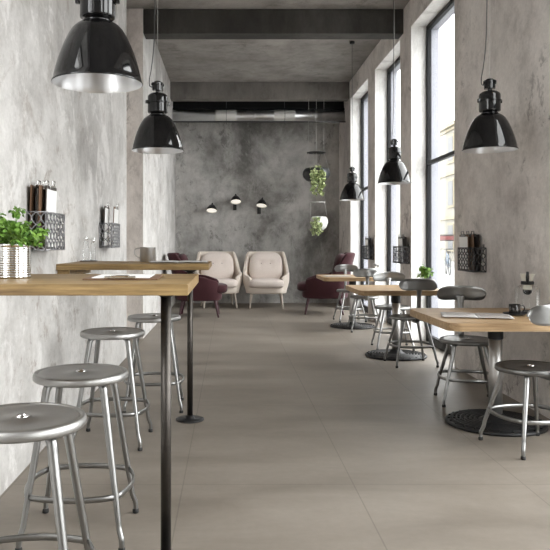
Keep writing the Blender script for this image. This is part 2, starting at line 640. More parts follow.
# window wall: piers + lintel band (grey), jamb linings are white plaster
wins = sorted(WINS)
w = MB()
edges = [YF] + [e for ab in wins for e in ab] + [YB]
for i in range(0, len(edges), 2):
    w.box(XR, XR + OUTW, edges[i], edges[i + 1], 0, HEAD)
w.box(XR, XR + OUTW, YF, YB, HEAD, ZC)
struct(w.build('wall_right', M['wall_grey']))
M['jamb'] = concrete('white_plaster_jamb', (0.86, 0.85, 0.83), (0.83, 0.82, 0.80), (0.78, 0.77, 0.75), crust=(0.6, 0.57, 0.53), crust_amt=0.3)
for i, (a, b) in enumerate(WINS):
    wd = bpy.data.objects.new('window_%d' % (i + 1), None)
    COL.objects.link(wd)
    wd.location = (XR, (a + b) / 2, 0)
    wd['kind'] = 'structure'
    hw = (b - a) / 2
    t = 0.004
    j = MB()                     # plaster linings of the recess
    j.box(0.001, OUTW, hw - t, hw, 0.0, HEAD)
    j.box(0.001, OUTW, -hw, -hw + t, 0.0, HEAD)
    j.box(0.001, OUTW, -hw, hw, HEAD - t, HEAD)
    j.build('jamb_lining', M['jamb'], wd)
    f = MB()
    x0, x1 = REC, REC + 0.05
    fw = 0.055
    f.box(x0, x1, hw - t - fw, hw - t, 0.0, HEAD - t)
    f.box(x0, x1, -hw + t, -hw + t + fw, 0.0, HEAD - t)
    f.box(x0, x1, -hw + t + fw, hw - t - fw, HEAD - t - fw, HEAD - t)
    f.box(x0, x1, -hw + t + fw, hw - t - fw, 0.0, 0.10)
    f.build('window_frame', M['frame_black'], wd, bevel=0.004)
    MB().box(x0 - 0.005, x1, -hw + t + fw, hw - t - fw, 2.135, 2.175).build('transom', M['frame_black'], wd, bevel=0.003)
    g = MB()
    g.box(x1, OUTW - 0.02, hw - t - 0.05, hw - t, 0.0, HEAD - t)
    g.box(x1, OUTW - 0.02, -hw + t, -hw + t + 0.05, 0.0, HEAD - t)
    g.box(x1, OUTW - 0.02, -hw + t + 0.05, hw - t - 0.05, HEAD - t - 0.05, HEAD - t)
    g.box(x1, OUTW - 0.02, -hw + t + 0.05, hw - t - 0.05, 0.0, 0.05)
    g.build('outer_frame', M['frame_outer'], wd)
    MB().box(x0 + 0.02, x0 + 0.028, -hw + t + fw, hw - t - fw, 0.10, 2.135).box(
        x0 + 0.02, x0 + 0.028, -hw + t + fw, hw - t - fw, 2.175, HEAD - t - fw).build('pane', M['pane'], wd)

BEAM_Z = 3.83
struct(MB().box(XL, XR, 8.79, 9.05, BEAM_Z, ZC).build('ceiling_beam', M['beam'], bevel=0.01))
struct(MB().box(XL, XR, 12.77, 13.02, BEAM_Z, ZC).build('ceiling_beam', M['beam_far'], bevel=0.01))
# dark steel joist over the duct
jb = MB()
jb.box(XL, XR, 13.30, 13.50, 3.97, 4.0).box(XL, XR, 13.39, 13.41, 3.76, 3.97).box(XL, XR, 13.30, 13.50, 3.74, 3.76)
struct(jb.build('steel_beam', M['frame_black']))

# ------------------------------------------------------------------ duct
DUCT_Y, DUCT_Z, DUCT_R = 13.35, 3.625, 0.105
du = thing('ventilation_duct', 'round galvanised duct running across under the ceiling before the dark rear wall', 'duct', (0, DUCT_Y, DUCT_Z))
RX = R(PI / 2, 'Y')
L = XR - XL
MB().lathe([(DUCT_R, 0), (DUCT_R, L)], 28, T(XL, 0, 0) @ RX).build('pipe', M['galv'], du)
for x0, x1 in ((-0.28, 0.12), (0.84, 1.24)):
    MB().lathe([(DUCT_R + 0.004, 0), (DUCT_R + 0.007, 0.01), (DUCT_R + 0.007, x1 - x0 - 0.01), (DUCT_R + 0.004, x1 - x0)], 28, T(x0, 0, 0) @ RX).build('duct_band', M['band'], du)
for x in (0.45, 1.6):
    MB().lathe([(DUCT_R + 0.002, 0), (DUCT_R + 0.012, 0.008), (DUCT_R + 0.012, 0.02), (DUCT_R + 0.002, 0.028)], 28, T(x, 0, 0) @ RX).build('duct_joint', M['galv'], du)
for x in (-0.07, 1.04):
    MB().tube([(x, 0.0, 0.42), (x, 0.0, 0.11)], 0.004, 6).tube(
        [(x, 0.112 * math.cos(a), 0.112 * math.sin(a)) for a in [2 * PI * k / 24 for k in range(24)]], 0.004, 6, closed=True).tube(
        [(x, 0, -0.11), (x, -0.01, -0.15), (x + 0.015, -0.01, -0.165)], 0.004, 6).build('hanger', M['wire'], du)
rl = MB().box(XL, XR, 13.20, 13.225, 3.475, 3.50)
tag(rl.build('cable_rail', M['wire']), 'thin dark rail running along below the galvanised duct', 'rail')


# ------------------------------------------------------------------ pendants
def make_pendant(label, loc, drop):
    t = thing('pendant_lamp', label, 'lamp', loc, 0, 'black dome pendant lamps')
    ZS = Matrix.Diagonal((1, 1, 1.055, 1))
    sh = MB()
    prof = [(0.056, 0.226), (0.070, 0.222), (0.086, 0.212), (0.102, 0.196), (0.118, 0.170), (0.133, 0.140), (0.146, 0.110), (0.157, 0.078), (0.166, 0.048), (0.173, 0.020), (0.176, 0.005), (0.180, 0.0), (0.181, -0.004), (0.178, -0.006)]
    sh.lathe(prof, 48, ZS, close=False)
    sh.build('shade', M['enamel'], t)
    inn = MB().lathe([(0.178, -0.006), (0.173, 0.004), (0.169, 0.020), (0.162, 0.048), (0.153, 0.078), (0.142, 0.110), (0.129, 0.140), (0.114, 0.168), (0.096, 0.194), (0.076, 0.210), (0.0, 0.214)], 48, ZS, close=False)
    inn.build('reflector', M['reflector'], t)
    MB().lathe([(0.0, 0.213), (0.03, 0.21), (0.03, 0.15), (0.0, 0.15)], 20, ZS, close=False).lathe(
        [(0.0, 0.15), (0.018, 0.147), (0.034, 0.12), (0.037, 0.10), (0.03, 0.075), (0.015, 0.062), (0.0, 0.06)], 20, ZS, close=False).build('bulb', M['sconce_in'], t)
    MB().lathe([(0.05, 0.222), (0.054, 0.226), (0.054, 0.234), (0.046, 0.238), (0.046, 0.244)], 32, ZS).build('collar', M['enamel'], t)
    h = MB()
    h.lathe([(0.062, 0.240), (0.069, 0.244), (0.070, 0.250), (0.070, 0.300), (0.0705, 0.303), (0.0705, 0.318), (0.070, 0.321), (0.070, 0.345), (0.066, 0.356), (0.050, 0.368), (0.030, 0.372)], 40, ZS)
    h.build('housing', M['enamel'], t)
    r = MB().lathe([(0.070, 0.303), (0.077, 0.304), (0.077, 0.313), (0.070, 0.314)], 40, ZS, close=False)
    for a in (0.0, PI):
        r.box(0.072, 0.088, -0.010, 0.010, 0.298, 0.320, ZS @ R(a))
    r.build('clamp_ring', M['enamel'], t, bevel=0.002)
    MB().lathe([(0.016, 0.370), (0.014, 0.376), (0.014, 0.386), (0.02, 0.39)], 20, ZS).build('neck', M['enamel'], t)
    c = MB()
    pr = []
    for k in range(48):
        a = 2 * PI * k / 48
        rr = 0.034 + 0.005 * (1 if math.cos(6 * a) > 0.2 else 0)
        pr.append((rr * math.cos(a), rr * math.sin(a)))
    c.prism(pr, 0.388, 0.440, ZS)
    c.lathe([(0.030, 0.440), (0.022, 0.450), (0.0, 0.455)], 24, ZS)
    for k in range(6):
        a = 2 * PI * k / 6
        c.box(0.034, 0.046, -0.006, 0.006, 0.42, 0.436, ZS @ R(a))
    c.build('cap', M['enamel'], t, bevel=0.002)
    pts = smooth_path([(-0.036, 0.0, 0.43), (-0.058, 0, 0.435), (-0.062, 0.0, 0.475), (-0.048, 0.0, 0.55), (-0.030, 0.0, 0.70), (-0.022, 0.0, 0.9), (-0.02, 0, drop - 0.02)], 8)
    MB().tube(pts, 0.0035, 6).build('cord', M['cable'], t)
    MB().tube([(0.0, 0, 0.47), (0.0, 0, drop - 0.02)], 0.0012, 5).build('suspension_wire', M['thread'], t)
    MB().lathe([(0.035, drop - 0.03), (0.035, drop)], 24, T(-0.01, 0, 0)).build('ceiling_rose', M['black'], t)
    return t


RIM = 1.843
pend = make_pendant('glossy black dome pendant hanging over the bar with the potted herb', (-0.53, 2.80, RIM), ZC - RIM)
dup(pend, (-0.50, 4.84, RIM), 0.5, 'glossy black dome pendant hanging over the bar with the steel mug')
dup(pend, (1.755, 4.73, RIM - 0.01), 0.2, 'glossy black dome pendant hanging over the table with the glass coffee maker')
dup(pend, (1.785, 7.60, RIM + 0.01), 0.9, 'glossy black dome pendant hanging over the table with the small green plant')
dup(pend, (1.78, 10.20, RIM - 0.01), 1.4, 'black dome pendant beside the third window, over the table with two glass bottles')


# ------------------------------------------------------------------ bar tables
def bar_table(label, y0, y1, xr, pole_x, pole_y):
    t = thing('bar_table', label, 'table', (0, (y0 + y1) / 2, 0), 0, 'wall-mounted oak bar tables')
    yc = (y0 + y1) / 2
    top = MB().box(XL + 0.003, xr, y0 - yc, y1 - yc, 1.031, 1.068)
    top.build('tabletop', M['oak_bar'], t, bevel=0.003)
    MB().box(XL + 0.003, XL + 0.08, y0 - yc + 0.03, y1 - yc - 0.03, 0.985, 1.030).build('wall_cleat', M['oak_bar'], t, bevel=0.003)
    py = pole_y - yc
    MB().lathe([(0.0195, 0.012), (0.0195, 1.03)], 24, T(pole_x, py, 0)).build('leg', M['pole'], t)
    MB().lathe([(0.092, 0.0), (0.095, 0.003), (0.095, 0.010), (0.085, 0.014), (0.032, 0.016), (0.030, 0.03), (0.021, 0.034)], 36, T(pole_x, py, 0)).build('foot_flange', M['iron'], t)
    MB().lathe([(0.021, 1.0), (0.05, 1.016), (0.055, 1.02), (0.055, 1.031)], 28, T(pole_x, py, 0)).build('top_flange', M['iron'], t)
    return t


bar_table('oak wall bar on a scuffed steel pole, carrying the potted herb and a clipboard', 2.244, 2.99, -0.134, -0.239, 2.61)
bar_table('oak wall bar on a dark pole, carrying the steel mug and an open magazine', 4.375, 5.11, -0.1325, -0.271, 4.745)


# ------------------------------------------------------------------ stools and chairs
def leg_path(h):
    return [(0.075, h - 0.030), (0.120, h - 0.029), (0.146, h - 0.036), (0.160, h - 0.052), (0.167, h - 0.085),
            (0.167 + 0.093 * 0.5, (h - 0.085 + 0.115) / 2), (0.260, 0.115), (0.264, 0.092), (0.273, 0.068), (0.281, 0.050), (0.283, 0.030), (0.283, 0.014)]


def leg_r_at(h, z):
    z1 = h - 0.085
    return 0.167 + 0.093 * (z1 - z) / (z1 - 0.115)


def seat_unit(t, h, steel, seat_r=0.195, ring=0.205, seat_mat=None):
    s = seat_r / 0.195
    pr = [(0.0, -0.006), (0.016, -0.006), (0.019, -0.001), (0.028, 0.000), (0.034, -0.004), (0.09, -0.008), (0.14, -0.006), (0.168, -0.003), (0.174, -0.004),
          (0.176, -0.008), (0.179, -0.008), (0.181, -0.002), (0.186, 0.000), (0.192, -0.002), (0.196, -0.008), (0.1975, -0.016), (0.197, -0.027), (0.193, -0.032), (0.187, -0.031), (0.183, -0.024), (0.0, -0.020)]
    MB().lathe([(a * s, h + b) for a, b in pr], 64, close=False).build('seat', seat_mat or steel, t)
    bt = MB().lathe([(0.012, h - 0.002), (0.014, h + 0.003), (0.016, h + 0.0035), (0.019, h + 0.002), (0.020, h - 0.004)], 24, close=False).build('centre_ring', M['chrome'], t)
    MB().lathe([(0.0, h - 0.003), (0.0125, h - 0.003), (0.0125, h - 0.008), (0.0, h - 0.008)], 20, close=False).build('bolt_hole', M['iron'], bt)
    rr = [0.016, 0.0165, 0.0165, 0.016, 0.0155, 0.0135, 0.0115, 0.0115, 0.0115, 0.0115, 0.011, 0.011]
    base = leg_path(h)
    for k in range(4):
        a = PI / 4 + k * PI / 2
        pts = [(r * math.cos(a), r * math.sin(a), z) for r, z in base]
        rad = []
        sp = smooth_path(pts, 4)
        for i in range(len(sp)):
            q = i / 4.0
            i0 = min(int(q), len(rr) - 1)
            i1 = min(i0 + 1, len(rr) - 1)
            rad.append(rr[i0] + (rr[i1] - rr[i0]) * (q - int(q)))
        lg = MB().tube(sp, rad, 12).build('leg', steel, t)
        MB().lathe([(0.012, 0.0), (0.014, 0.003), (0.014, 0.014), (0.011, 0.020)], 14, T(0.283 * math.cos(a), 0.283 * math.sin(a), 0)).build('rubber_foot', M['rubber'], lg)
    lr = leg_r_at(h, ring)
    for k in range(4):
        a0, a1 = PI / 4 + k * PI / 2, PI / 4 + (k + 1) * PI / 2
        p0 = Vector((lr * math.cos(a0), lr * math.sin(a0), ring))
        p1 = Vector((lr * math.cos(a1), lr * math.sin(a1), ring))
        am = (a0 + a1) / 2
        out = Vector((math.cos(am), math.sin(am), 0))
        pts = []
        for i in range(13):
            u = i / 12
            pts.append(p0.lerp(p1, u) + out * 0.040 * math.sin(PI * u) ** 0.8 + out * 0.004)
        MB().tube(pts, 0.0125, 10, flat=(tuple(out), 0.45)).build('footrest_bar', steel, t)
    return t


def make_stool(label, loc, rz):
    t = thing('bar_stool', label, 'stool', loc, rz, 'brushed steel bar stools')
    return seat_unit(t, 0.668, M['steel'], 0.193, seat_mat=M['steel_seat'])


STOOLS = [((-0.64, 2.154), 0.05, 'round brushed steel bar stool in front of the bar with the potted herb'),
          ((-0.62, 2.915), 0.0, 'round brushed steel bar stool just behind the bar with the potted herb'),
          ((-0.712, 4.255), -0.04, 'round brushed steel bar stool in front of the bar with the steel mug'),
          ((-0.555, 5.13), 0.06, 'round brushed steel bar stool behind the bar with the steel mug')]
st0 = None
for (x, y), rz, lab in STOOLS:
    if st0 is None:
        st0 = make_stool(lab, (x, y, 0), rz)
    else:
        dup(st0, (x, y, 0), rz, lab)


def make_chair(label, loc, rz, steel):
    """sits facing local -Y, backrest at +Y"""
    t = thing('cafe_chair', label, 'chair', loc, rz, 'steel cafe chairs at the oak tables')
    H = 0.48
    seat_unit(t, H, steel, 0.198, 0.195, M['seat_dark_reflection'])
    sp = smooth_path([(0, 0.10, H - 0.032), (0, 0.185, H - 0.030), (0, 0.222, H - 0.012), (0, 0.236, H + 0.04), (0, 0.245, H + 0.15), (0, 0.252, H + 0.25), (0, 0.262, H + 0.30)], 5)
    rad = [0.026 - 0.006 * i / (len(sp) - 1) + 0.020 * max(0.0, (i - len(sp) + 9) / 8.0) ** 2 for i in range(len(sp))]
    MB().tube(sp, rad, 12, flat=((0, 1, 0), 0.42)).build('back_strut', steel, t)
    zc = 0.805

    def prof(u):
        hh = 0.057 * (1 - abs(u) ** 6.0) ** 0.5
        return hh

    def fn(side):
        def g(a, b):
            u = -1 + 2 * a
            u = math.sin(u * PI / 2)
            v = -1 + 2 * b
            hh = prof(u) + 1e-4
            x = 0.188 * u
            notch = 0.0
            z = zc - 0.010 * u * u + v * hh
            y = 0.275 - 0.055 * u * u - 0.010 * (v * abs(v))
            puff = side * 0.009 * (1 - abs(v) ** 4) ** 0.5 * (1 - abs(u) ** 6) ** 0.5
            return (x, y + puff, z)
        return g
    b = MB().grid(fn(1), 36, 12).grid(fn(-1), 36, 12)
    b.build('backrest', steel, t)
    return t


CHAIRS = [((1.79, 5.29), math.radians(-8), 'steel', 'bare steel chair behind the table with the glass coffee maker, its back facing the window'),
          ((1.77, 4.12), math.radians(-166), 'steel', 'steel chair in front of the coffee maker table, cut by the picture edge'),
          ((1.79, 6.94), math.radians(180 + 4), 'dark', 'steel chair with painted dark reflection in front of the table with the small green plant'),
          ((1.86, 8.02), math.radians(-3), 'steel', 'steel chair behind the table with the small green plant'),
          ((1.84, 9.58), math.radians(180 - 2), 'steel', 'steel chair in front of the third oak table holding two glass bottles'),
          ((1.845, 10.80), math.radians(5), 'steel', 'steel chair behind the third oak table, before the burgundy armchair')]
CHAIRS[0] = (CHAIRS[0][0], CHAIRS[0][1], 'steel', 'bare steel chair behind the table with the glass coffee maker')
first = {}
for (x, y), rz, kind, lab in CHAIRS:
    if kind not in first:
        first[kind] = make_chair(lab, (x, y, 0), rz, M['steel'] if kind == 'steel' else M['steel_dark'])
    else:
        dup(first[kind], (x, y, 0), rz, lab)


# ------------------------------------------------------------------ oak tables
def rounded_rect(x0, x1, y0, y1, r, n=8):
    out = []
    for cx, cy, a0 in ((x1 - r, y1 - r, 0), (x0 + r, y1 - r, PI / 2), (x0 + r, y0 + r, PI), (x1 - r, y0 + r, 3 * PI / 2)):
        for k in range(n + 1):
            a = a0 + PI / 2 * k / n
            out.append((cx + r * math.cos(a), cy + r * math.sin(a)))
    return out


TT = 0.73


def make_table(label, loc):
    t = thing('cafe_table', label, 'table', loc, 0, 'square oak cafe tables')
    MB().prism(rounded_rect(-0.478, 0.395, -0.55, 0.42, 0.085), TT - 0.048, TT, smooth=True).build('tabletop', M['oak_table'], t, bevel=0.004)
    MB().lathe([(0.043, 0.045), (0.043, TT - 0.09)], 32).build('column', M['steel_column'], t)
    MB().lathe([(0.046, TT - 0.165), (0.049, TT - 0.16), (0.049, TT - 0.050), (0.11, TT - 0.049), (0.11, TT - 0.0485)], 32).build('collar', M['iron'], t)
    b = MB()
    prof = [(0.31, 0.0), (0.32, 0.004), (0.32, 0.018), (0.312, 0.024), (0.30, 0.022)]
    for r in (0.28, 0.25, 0.22, 0.19, 0.16, 0.13):
        prof += [(r + 0.010, 0.024), (r + 0.004, 0.034), (r - 0.006, 0.034), (r - 0.012, 0.024)]
    prof += [(0.09, 0.04), (0.065, 0.052), (0.05, 0.075)]
    b.lathe(prof, 56)
    b.build('base', M['iron'], t)
    sp = MB()
    for k in range(24):
        a = 2 * PI * k / 24
        sp.box(0.10, 0.305, -0.004, 0.004, 0.018, 0.031, R(a))
    sp.build('base_ribs', M['iron'], t, bevel=0.002)
    return t


tb = make_table('square oak table on a steel column, carrying the glass coffee maker and black cup', (1.76, 4.64, 0))
dup(tb, (1.76, 7.42, 0), 0, 'square oak table on a steel column, carrying the small green plant')
dup(tb, (1.755, 10.02, 0), 0, 'square oak table on a steel column, carrying two glass bottles near the burgundy armchair')


# ------------------------------------------------------------------ magazine racks and clipboards
def make_rack(label, loc, mirror, mat):
    """wall at local x=0; protrudes +x (mirror: -x); length along y, origin at bottom near end"""
    sx = -1 if mirror else 1
    LN, DP, HT = 0.42, 0.105, 0.205
    t = thing('wire_rack', label, 'rack', loc, 0, 'lattice wire racks on the walls')

    def lattice(p0, du, ln, cols, rows, amp):
        b = MB()
        for c in range(cols + 1):
            for sgn in ((1,) if c == 0 else (-1,) if c == cols else (1, -1)):
                pts = []
                for i in range(rows * 8 + 1):
                    z = HT * i / (rows * 8)
                    ph = math.sin(PI * (i / 8.0))
                    off = ln * c / cols + sgn * amp * abs(ph)
                    pts.append((p0[0] + du[0] * off, p0[1] + du[1] * off, z))
                b.tube(pts, 0.0042, 6)
        return b
    lattice((sx * DP, 0), (0, 1), LN, 6, 4, LN / 12).build('front_lattice', mat, t)
    lattice((0.004 * sx, 0), (sx, 0), DP - 0.004, 2, 3, DP / 4).build('end_lattice', mat, t)
    lattice((0.004 * sx, LN), (sx, 0), DP - 0.004, 2, 3, DP / 4).build('end_lattice', mat, t)
    r = MB()
    for z in (0.0, HT):
        r.tube([(0.004 * sx, 0, z), (sx * DP, 0, z), (sx * DP, LN, z), (0.004 * sx, LN, z)], 0.0042, 6, closed=True)
    for x, y in ((0.004 * sx, 0), (sx * DP, 0), (sx * DP, LN), (0.004 * sx, LN)):
        r.tube([(x, y, 0), (x, y, HT)], 0.0042, 6)
    r.build('rim', mat, t)
    b = MB()
    for k in range(1, 7):
        x = sx * (0.004 + (DP - 0.004) * k / 7)
        b.tube([(x, 0, 0), (x, LN, 0)], 0.0025, 5)
    b.build('bottom_grid', mat, t)
    hk = MB()
    for y in (0.05, LN - 0.05):
        hk.tube([(0.004 * sx, y, HT), (0.004 * sx, y, HT + 0.03)], 0.005, 6)
    hk.build('wall_hook', mat, t)
    return t


RZL, RZR = 1.162, 0.953
make_rack('grey lattice wire rack on the pale wall above the potted herb', (XL, 3.74, RZL), False, M['wire_light'])
make_rack('grey lattice wire rack on the pale wall above the two clear bottles', (XL, 5.83, RZL), False, M['wire_light'])
make_rack('dark lattice wire rack on the stained wall above the table with the coffee maker', (XR, 5.95, RZR), True, M['wire'])
make_rack('dark lattice wire rack on the pier between first and second window', (XR, 8.48, RZR), True, M['wire'])
make_rack('dark lattice wire rack on the pier between second and third window', (XR, 10.59, RZR), True, M['wire'])


def clipboard(label, loc, rz=0.0, lean=0.0, board='board_brown', paper=True, side=1, flat=False, w=0.225, h=0.315, group='clipboards in the wall racks'):
    """upright board in the local YZ plane, paper facing +x*side; flat lays it on its back"""
    t = thing('clipboard', label, 'clipboard', loc, rz, group)
    m = R(lean, 'Y')
    if flat:
        m = R(-PI / 2, 'Y')
        side = 1
    MB().box(-0.0025, 0.0025, -w / 2, w / 2, 0, h, m).build('board', M[board], t, bevel=0.001)
    if paper:
        x0 = side * 0.0032
        x1 = side * 0.006
        mg_ = 0.03 if flat else 0.008
        MB().box(min(x0, x1), max(x0, x1), -w / 2 + mg_, w / 2 - mg_, 0.01, h - 0.018, m).build('paper', M['paper'], t)
    c = MB()
    c.box(-0.004, 0.004, -0.055, 0.055, h - 0.02, h + 0.006, m @ T(side * 0.007, 0, 0))
    c.tube([m @ Vector((side * 0.011, -0.03, h - 0.005)), m @ Vector((side * 0.013, -0.03, h + 0.03)), m @ Vector((side * 0.013, 0.03, h + 0.03)), m @ Vector((side * 0.011, 0.03, h - 0.005))], 0.004, 6)
    c.build('clip', M['chrome'] if side > 0 else M['steel_dark'], t, bevel=0.001)
    return t


zb = RZL + 0.006
clipboard('brown clipboard hard against the pale wall in the rack above the potted herb', (XL + 0.016, 3.86, zb), 0, 0.02, 'board_brown', False, h=0.345)
clipboard('dark clipboard standing second from the wall in the rack above the potted herb', (XL + 0.040, 3.88, zb), 0, 0.02, 'board_dark', True, h=0.345)
clipboard('brown clipboard standing third from the wall in the rack above the potted herb', (XL + 0.062, 3.86, zb), 0, 0.02, 'board_brown', False, h=0.345)
clipboard('clipboard with white paper at the front of the rack above the potted herb', (XL + 0.084, 3.90, zb), 0, 0.03, 'board_dark', True, h=0.345)
clipboard('dark clipboard at the near end of the rack above the two clear bottles', (XL + 0.030, 5.97, zb), 0, 0.03, 'board_dark', True, h=0.345)
clipboard('clipboard with white paper leaning at the far end of the rack above the clear bottles', (XL + 0.080, 6.12, zb), 0, 0.04, 'board_brown', True, h=0.345)
zb = RZR + 0.006
clipboard('clipboard with white paper facing out in the rack above the coffee maker table', (XR - 0.085, 6.245, zb), 0, -0.03, 'board_brown', True, -1)
clipboard('dark brown clipboard standing behind the white sheet in the rack above the coffee maker table', (XR - 0.055, 6.19, zb), 0, -0.03, 'board_brown', False, -1)
clipboard('blackish clipboard hard against the stained wall in the rack above the coffee maker table', (XR - 0.025, 6.16, zb), 0, -0.02, 'board_dark', False, -1)
clipboard('clipboard with white paper in the rack between first and second window', (XR - 0.075, 8.62, zb), 0, -0.03, 'board_dark', True, -1)
clipboard('dark clipboard behind the white one in the rack between first and second window', (XR - 0.035, 8.60, zb), 0, -0.02, 'board_dark', False, -1)
clipboard('clipboard with white paper in the rack between second and third window', (XR - 0.075, 10.73, zb), 0, -0.03, 'board_dark', True, -1)
clipboard('dark clipboard behind the white one in the rack between second and third window', (XR - 0.035, 10.71, zb), 0, -0.02, 'board_dark', False, -1)

# ------------------------------------------------------------------ things on the bars
random.seed(4)


def leaf_cluster(b, c, n, spread, size, rnd, up=0.5, droop=0.0, shape=1.0):
    for _ in range(n):
        d = Vector((rnd.gauss(0, 1), rnd.gauss(0, 1), rnd.gauss(0, 1))).normalized()
        p = Vector(c) + Vector((d.x * spread[0], d.y * spread[1], d.z * spread[2])) * (rnd.random() ** 0.4)
        s = size * rnd.uniform(0.7, 1.25)
        nrm = Vector((d.x * 0.7, d.y * 0.7, d.z * 0.5 + up)).normalized() + Vector((rnd.gauss(0, .3), rnd.gauss(0, .3), rnd.gauss(0, .3)))
        nrm.normalize()
        dirv = Vector((d.x, d.y, rnd.uniform(-0.5, 0.5) - droop))
        dirv = (dirv - nrm * dirv.dot(nrm))
        if dirv.length < 1e-3:
            continue
        dirv.normalize()
        sd = nrm.cross(dirv)
        w = s * 0.42 * shape
        pts = [p, p + dirv * s * 0.3 + sd * w + nrm * s * 0.07, p + dirv * s * 0.72 + sd * w * 0.8 + nrm * s * 0.05, p + dirv * s - nrm * s * 0.08,
               p + dirv * s * 0.72 - sd * w * 0.8 + nrm * s * 0.05, p + dirv * s * 0.3 - sd * w + nrm * s * 0.07, p + dirv * s * 0.5 - nrm * s * 0.03]
        b._add(pts, [(0, 1, 6), (1, 2, 6), (2, 3, 6), (3, 4, 6), (4, 5, 6), (5, 0, 6)], True)


BT = 1.068
hp = thing('potted_herb', 'leafy green herb in a ribbed shiny tin can on the oak bar', 'plant', (-0.815, 2.63, BT))
pr = [(0.0, 0.0), (0.062, 0.0), (0.066, 0.003)]
z = 0.008
while z < 0.118:
    pr += [(0.0665, z), (0.0640, z + 0.004), (0.0665, z + 0.008)]
    z += 0.0085
pr += [(0.067, 0.124), (0.068, 0.128), (0.066, 0.130), (0.063, 0.128), (0.062, 0.105), (0.0, 0.105)]
MB().lathe(pr, 48, close=False).build('tin_can', M['chrome'], hp)
MB().lathe([(0.062, 0.112), (0.0, 0.118)], 24, close=False).build('soil', M['soil'], hp)
stems = MB()
fol = MB()
rnd = random.Random(11)
for k in range(62):
    a = rnd.uniform(0, 2 * PI)
    rr = 0.118 * rnd.random() ** 0.6
    tip = Vector((rr * math.cos(a) - 0.005, rr * math.sin(a), 0.138 + 0.125 * rnd.random() * (1.1 - rr / 0.16)))
    basep = Vector((0.3 * tip.x, 0.3 * tip.y, 0.11))
    stems.tube(smooth_path([basep, (basep + tip) / 2 + Vector((0, 0, 0.02)), tip], 3), 0.0014, 5)
    leaf_cluster(fol, tip, 20, (0.024, 0.024, 0.018), 0.017, rnd, 0.7, 0.2, 1.25)
stems.build('stems', M['leaf'], hp)
fol.build('foliage', M['leaf'], hp)

clipboard('clipboard holding white sheets lying flat on the bar with the potted herb', (-0.40, 2.77, BT + 0.0035), math.radians(92), 0, 'board_brown', True, 1, True, 0.265, 0.29, 'clipboard on the bar')

for k, (x, y, h, lab) in enumerate(((-1.035, 5.02, 0.165, 'taller clear glass bottle with a steel pourer against the pale wall on the bar'),
                                    (-0.985, 5.03, 0.152, 'shorter clear glass bottle with a steel pourer standing beside its taller twin'))):
    b = thing('glass_bottle', lab, 'bottle', (x, y, BT + 0.006), 0, 'clear bottles on the bar')
    MB().lathe([(0.0, 0.001), (0.019, 0.001), (0.021, 0.006), (0.021, h - 0.05), (0.014, h - 0.025), (0.012, h - 0.02)], 24, close=False).build('body', M['glassware'], b)
    MB().lathe([(0.013, h - 0.022), (0.014, h - 0.004), (0.010, h)], 20).box(-0.030, 0.012, -0.009, 0.009, h - 0.004, h + 0.013).build('cap', M['chrome'], b, bevel=0.002)
tag(MB().prism(rounded_rect(-1.072, -0.955, 4.985, 5.065, 0.02), BT, BT + 0.006).build('bottle_shadow', M['black'], bevel=0.001), 'thin black plate standing in for the shadow under the two clear bottles', 'shadow')  # thin dark plate drawn in place of the bottles' base shadow

mg = thing('steel_mug', 'plain brushed steel mug with wire handle on the oak bar', 'mug', (-0.582, 4.97, BT))
MB().lathe([(0.0, 0.0), (0.054, 0.0), (0.057, 0.004), (0.057, 0.098), (0.0585, 0.101), (0.0585, 0.103), (0.054, 0.103), (0.053, 0.01), (0.0, 0.008)], 36, close=False).build('body', M['steel_column'], mg)
MB().tube(smooth_path([(-0.055, 0, 0.092), (-0.085, 0, 0.092), (-0.096, 0, 0.072), (-0.086, 0, 0.045), (-0.056, 0, 0.022)], 6), 0.004, 8).build('handle', M['steel_column'], mg)


def magazine(label, loc, rz, w=0.42, d=0.29, printed=True):
    t = thing('open_magazine', label, 'magazine', loc, rz, 'open magazines on the tables')
    def pg(sgn):
        def fn(u, v):
            x = sgn * u * w / 2
            z = 0.004 + 0.005 * math.sin(min(1.0, u * 2.2) * PI / 2) * (1 - u * 0.75)
            return (x, (v - 0.5) * d, z)
        return fn
    m = MB()
    for s in (1, -1):
        m.grid(pg(s), 14, 2)
    m.build('pages', M['mag_paper'], t, solid=0.004)
    if printed:
        p = MB()
        def ink(x0, x1, y0, y1):
            def fn(u, v):
                x = x0 + (x1 - x0) * u
                q = abs(x) / (w / 2)
                z = 0.0066 + 0.005 * math.sin(min(1.0, q * 2.2) * PI / 2) * (1 - q * 0.75)
                return (x, y0 + (y1 - y0) * v, z)
            p.grid(fn, 8, 1)
        ink(0.02, 0.195, -0.125, 0.05)
        ink(-0.18, -0.03, 0.03, 0.11)
        for k in range(5):
            ink(-0.18, -0.05, -0.11 + 0.025 * k, -0.104 + 0.025 * k)
        p.build('print', M['print'], t)
    return t


magazine('open white magazine lying on the bar with the steel mug', (-0.345, 4.72, BT + 0.002), 0.05, 0.38, 0.30, False)

# ------------------------------------------------------------------ things on the oak tables
magazine('open magazine lying on the table with the glass coffee maker', (1.57, 4.47, TT + 0.003), -0.25, 0.42, 0.29)
magazine('white magazine lying on the third oak table with the two bottles', (1.50, 9.82, TT + 0.002), 0.15, 0.36, 0.26, False)

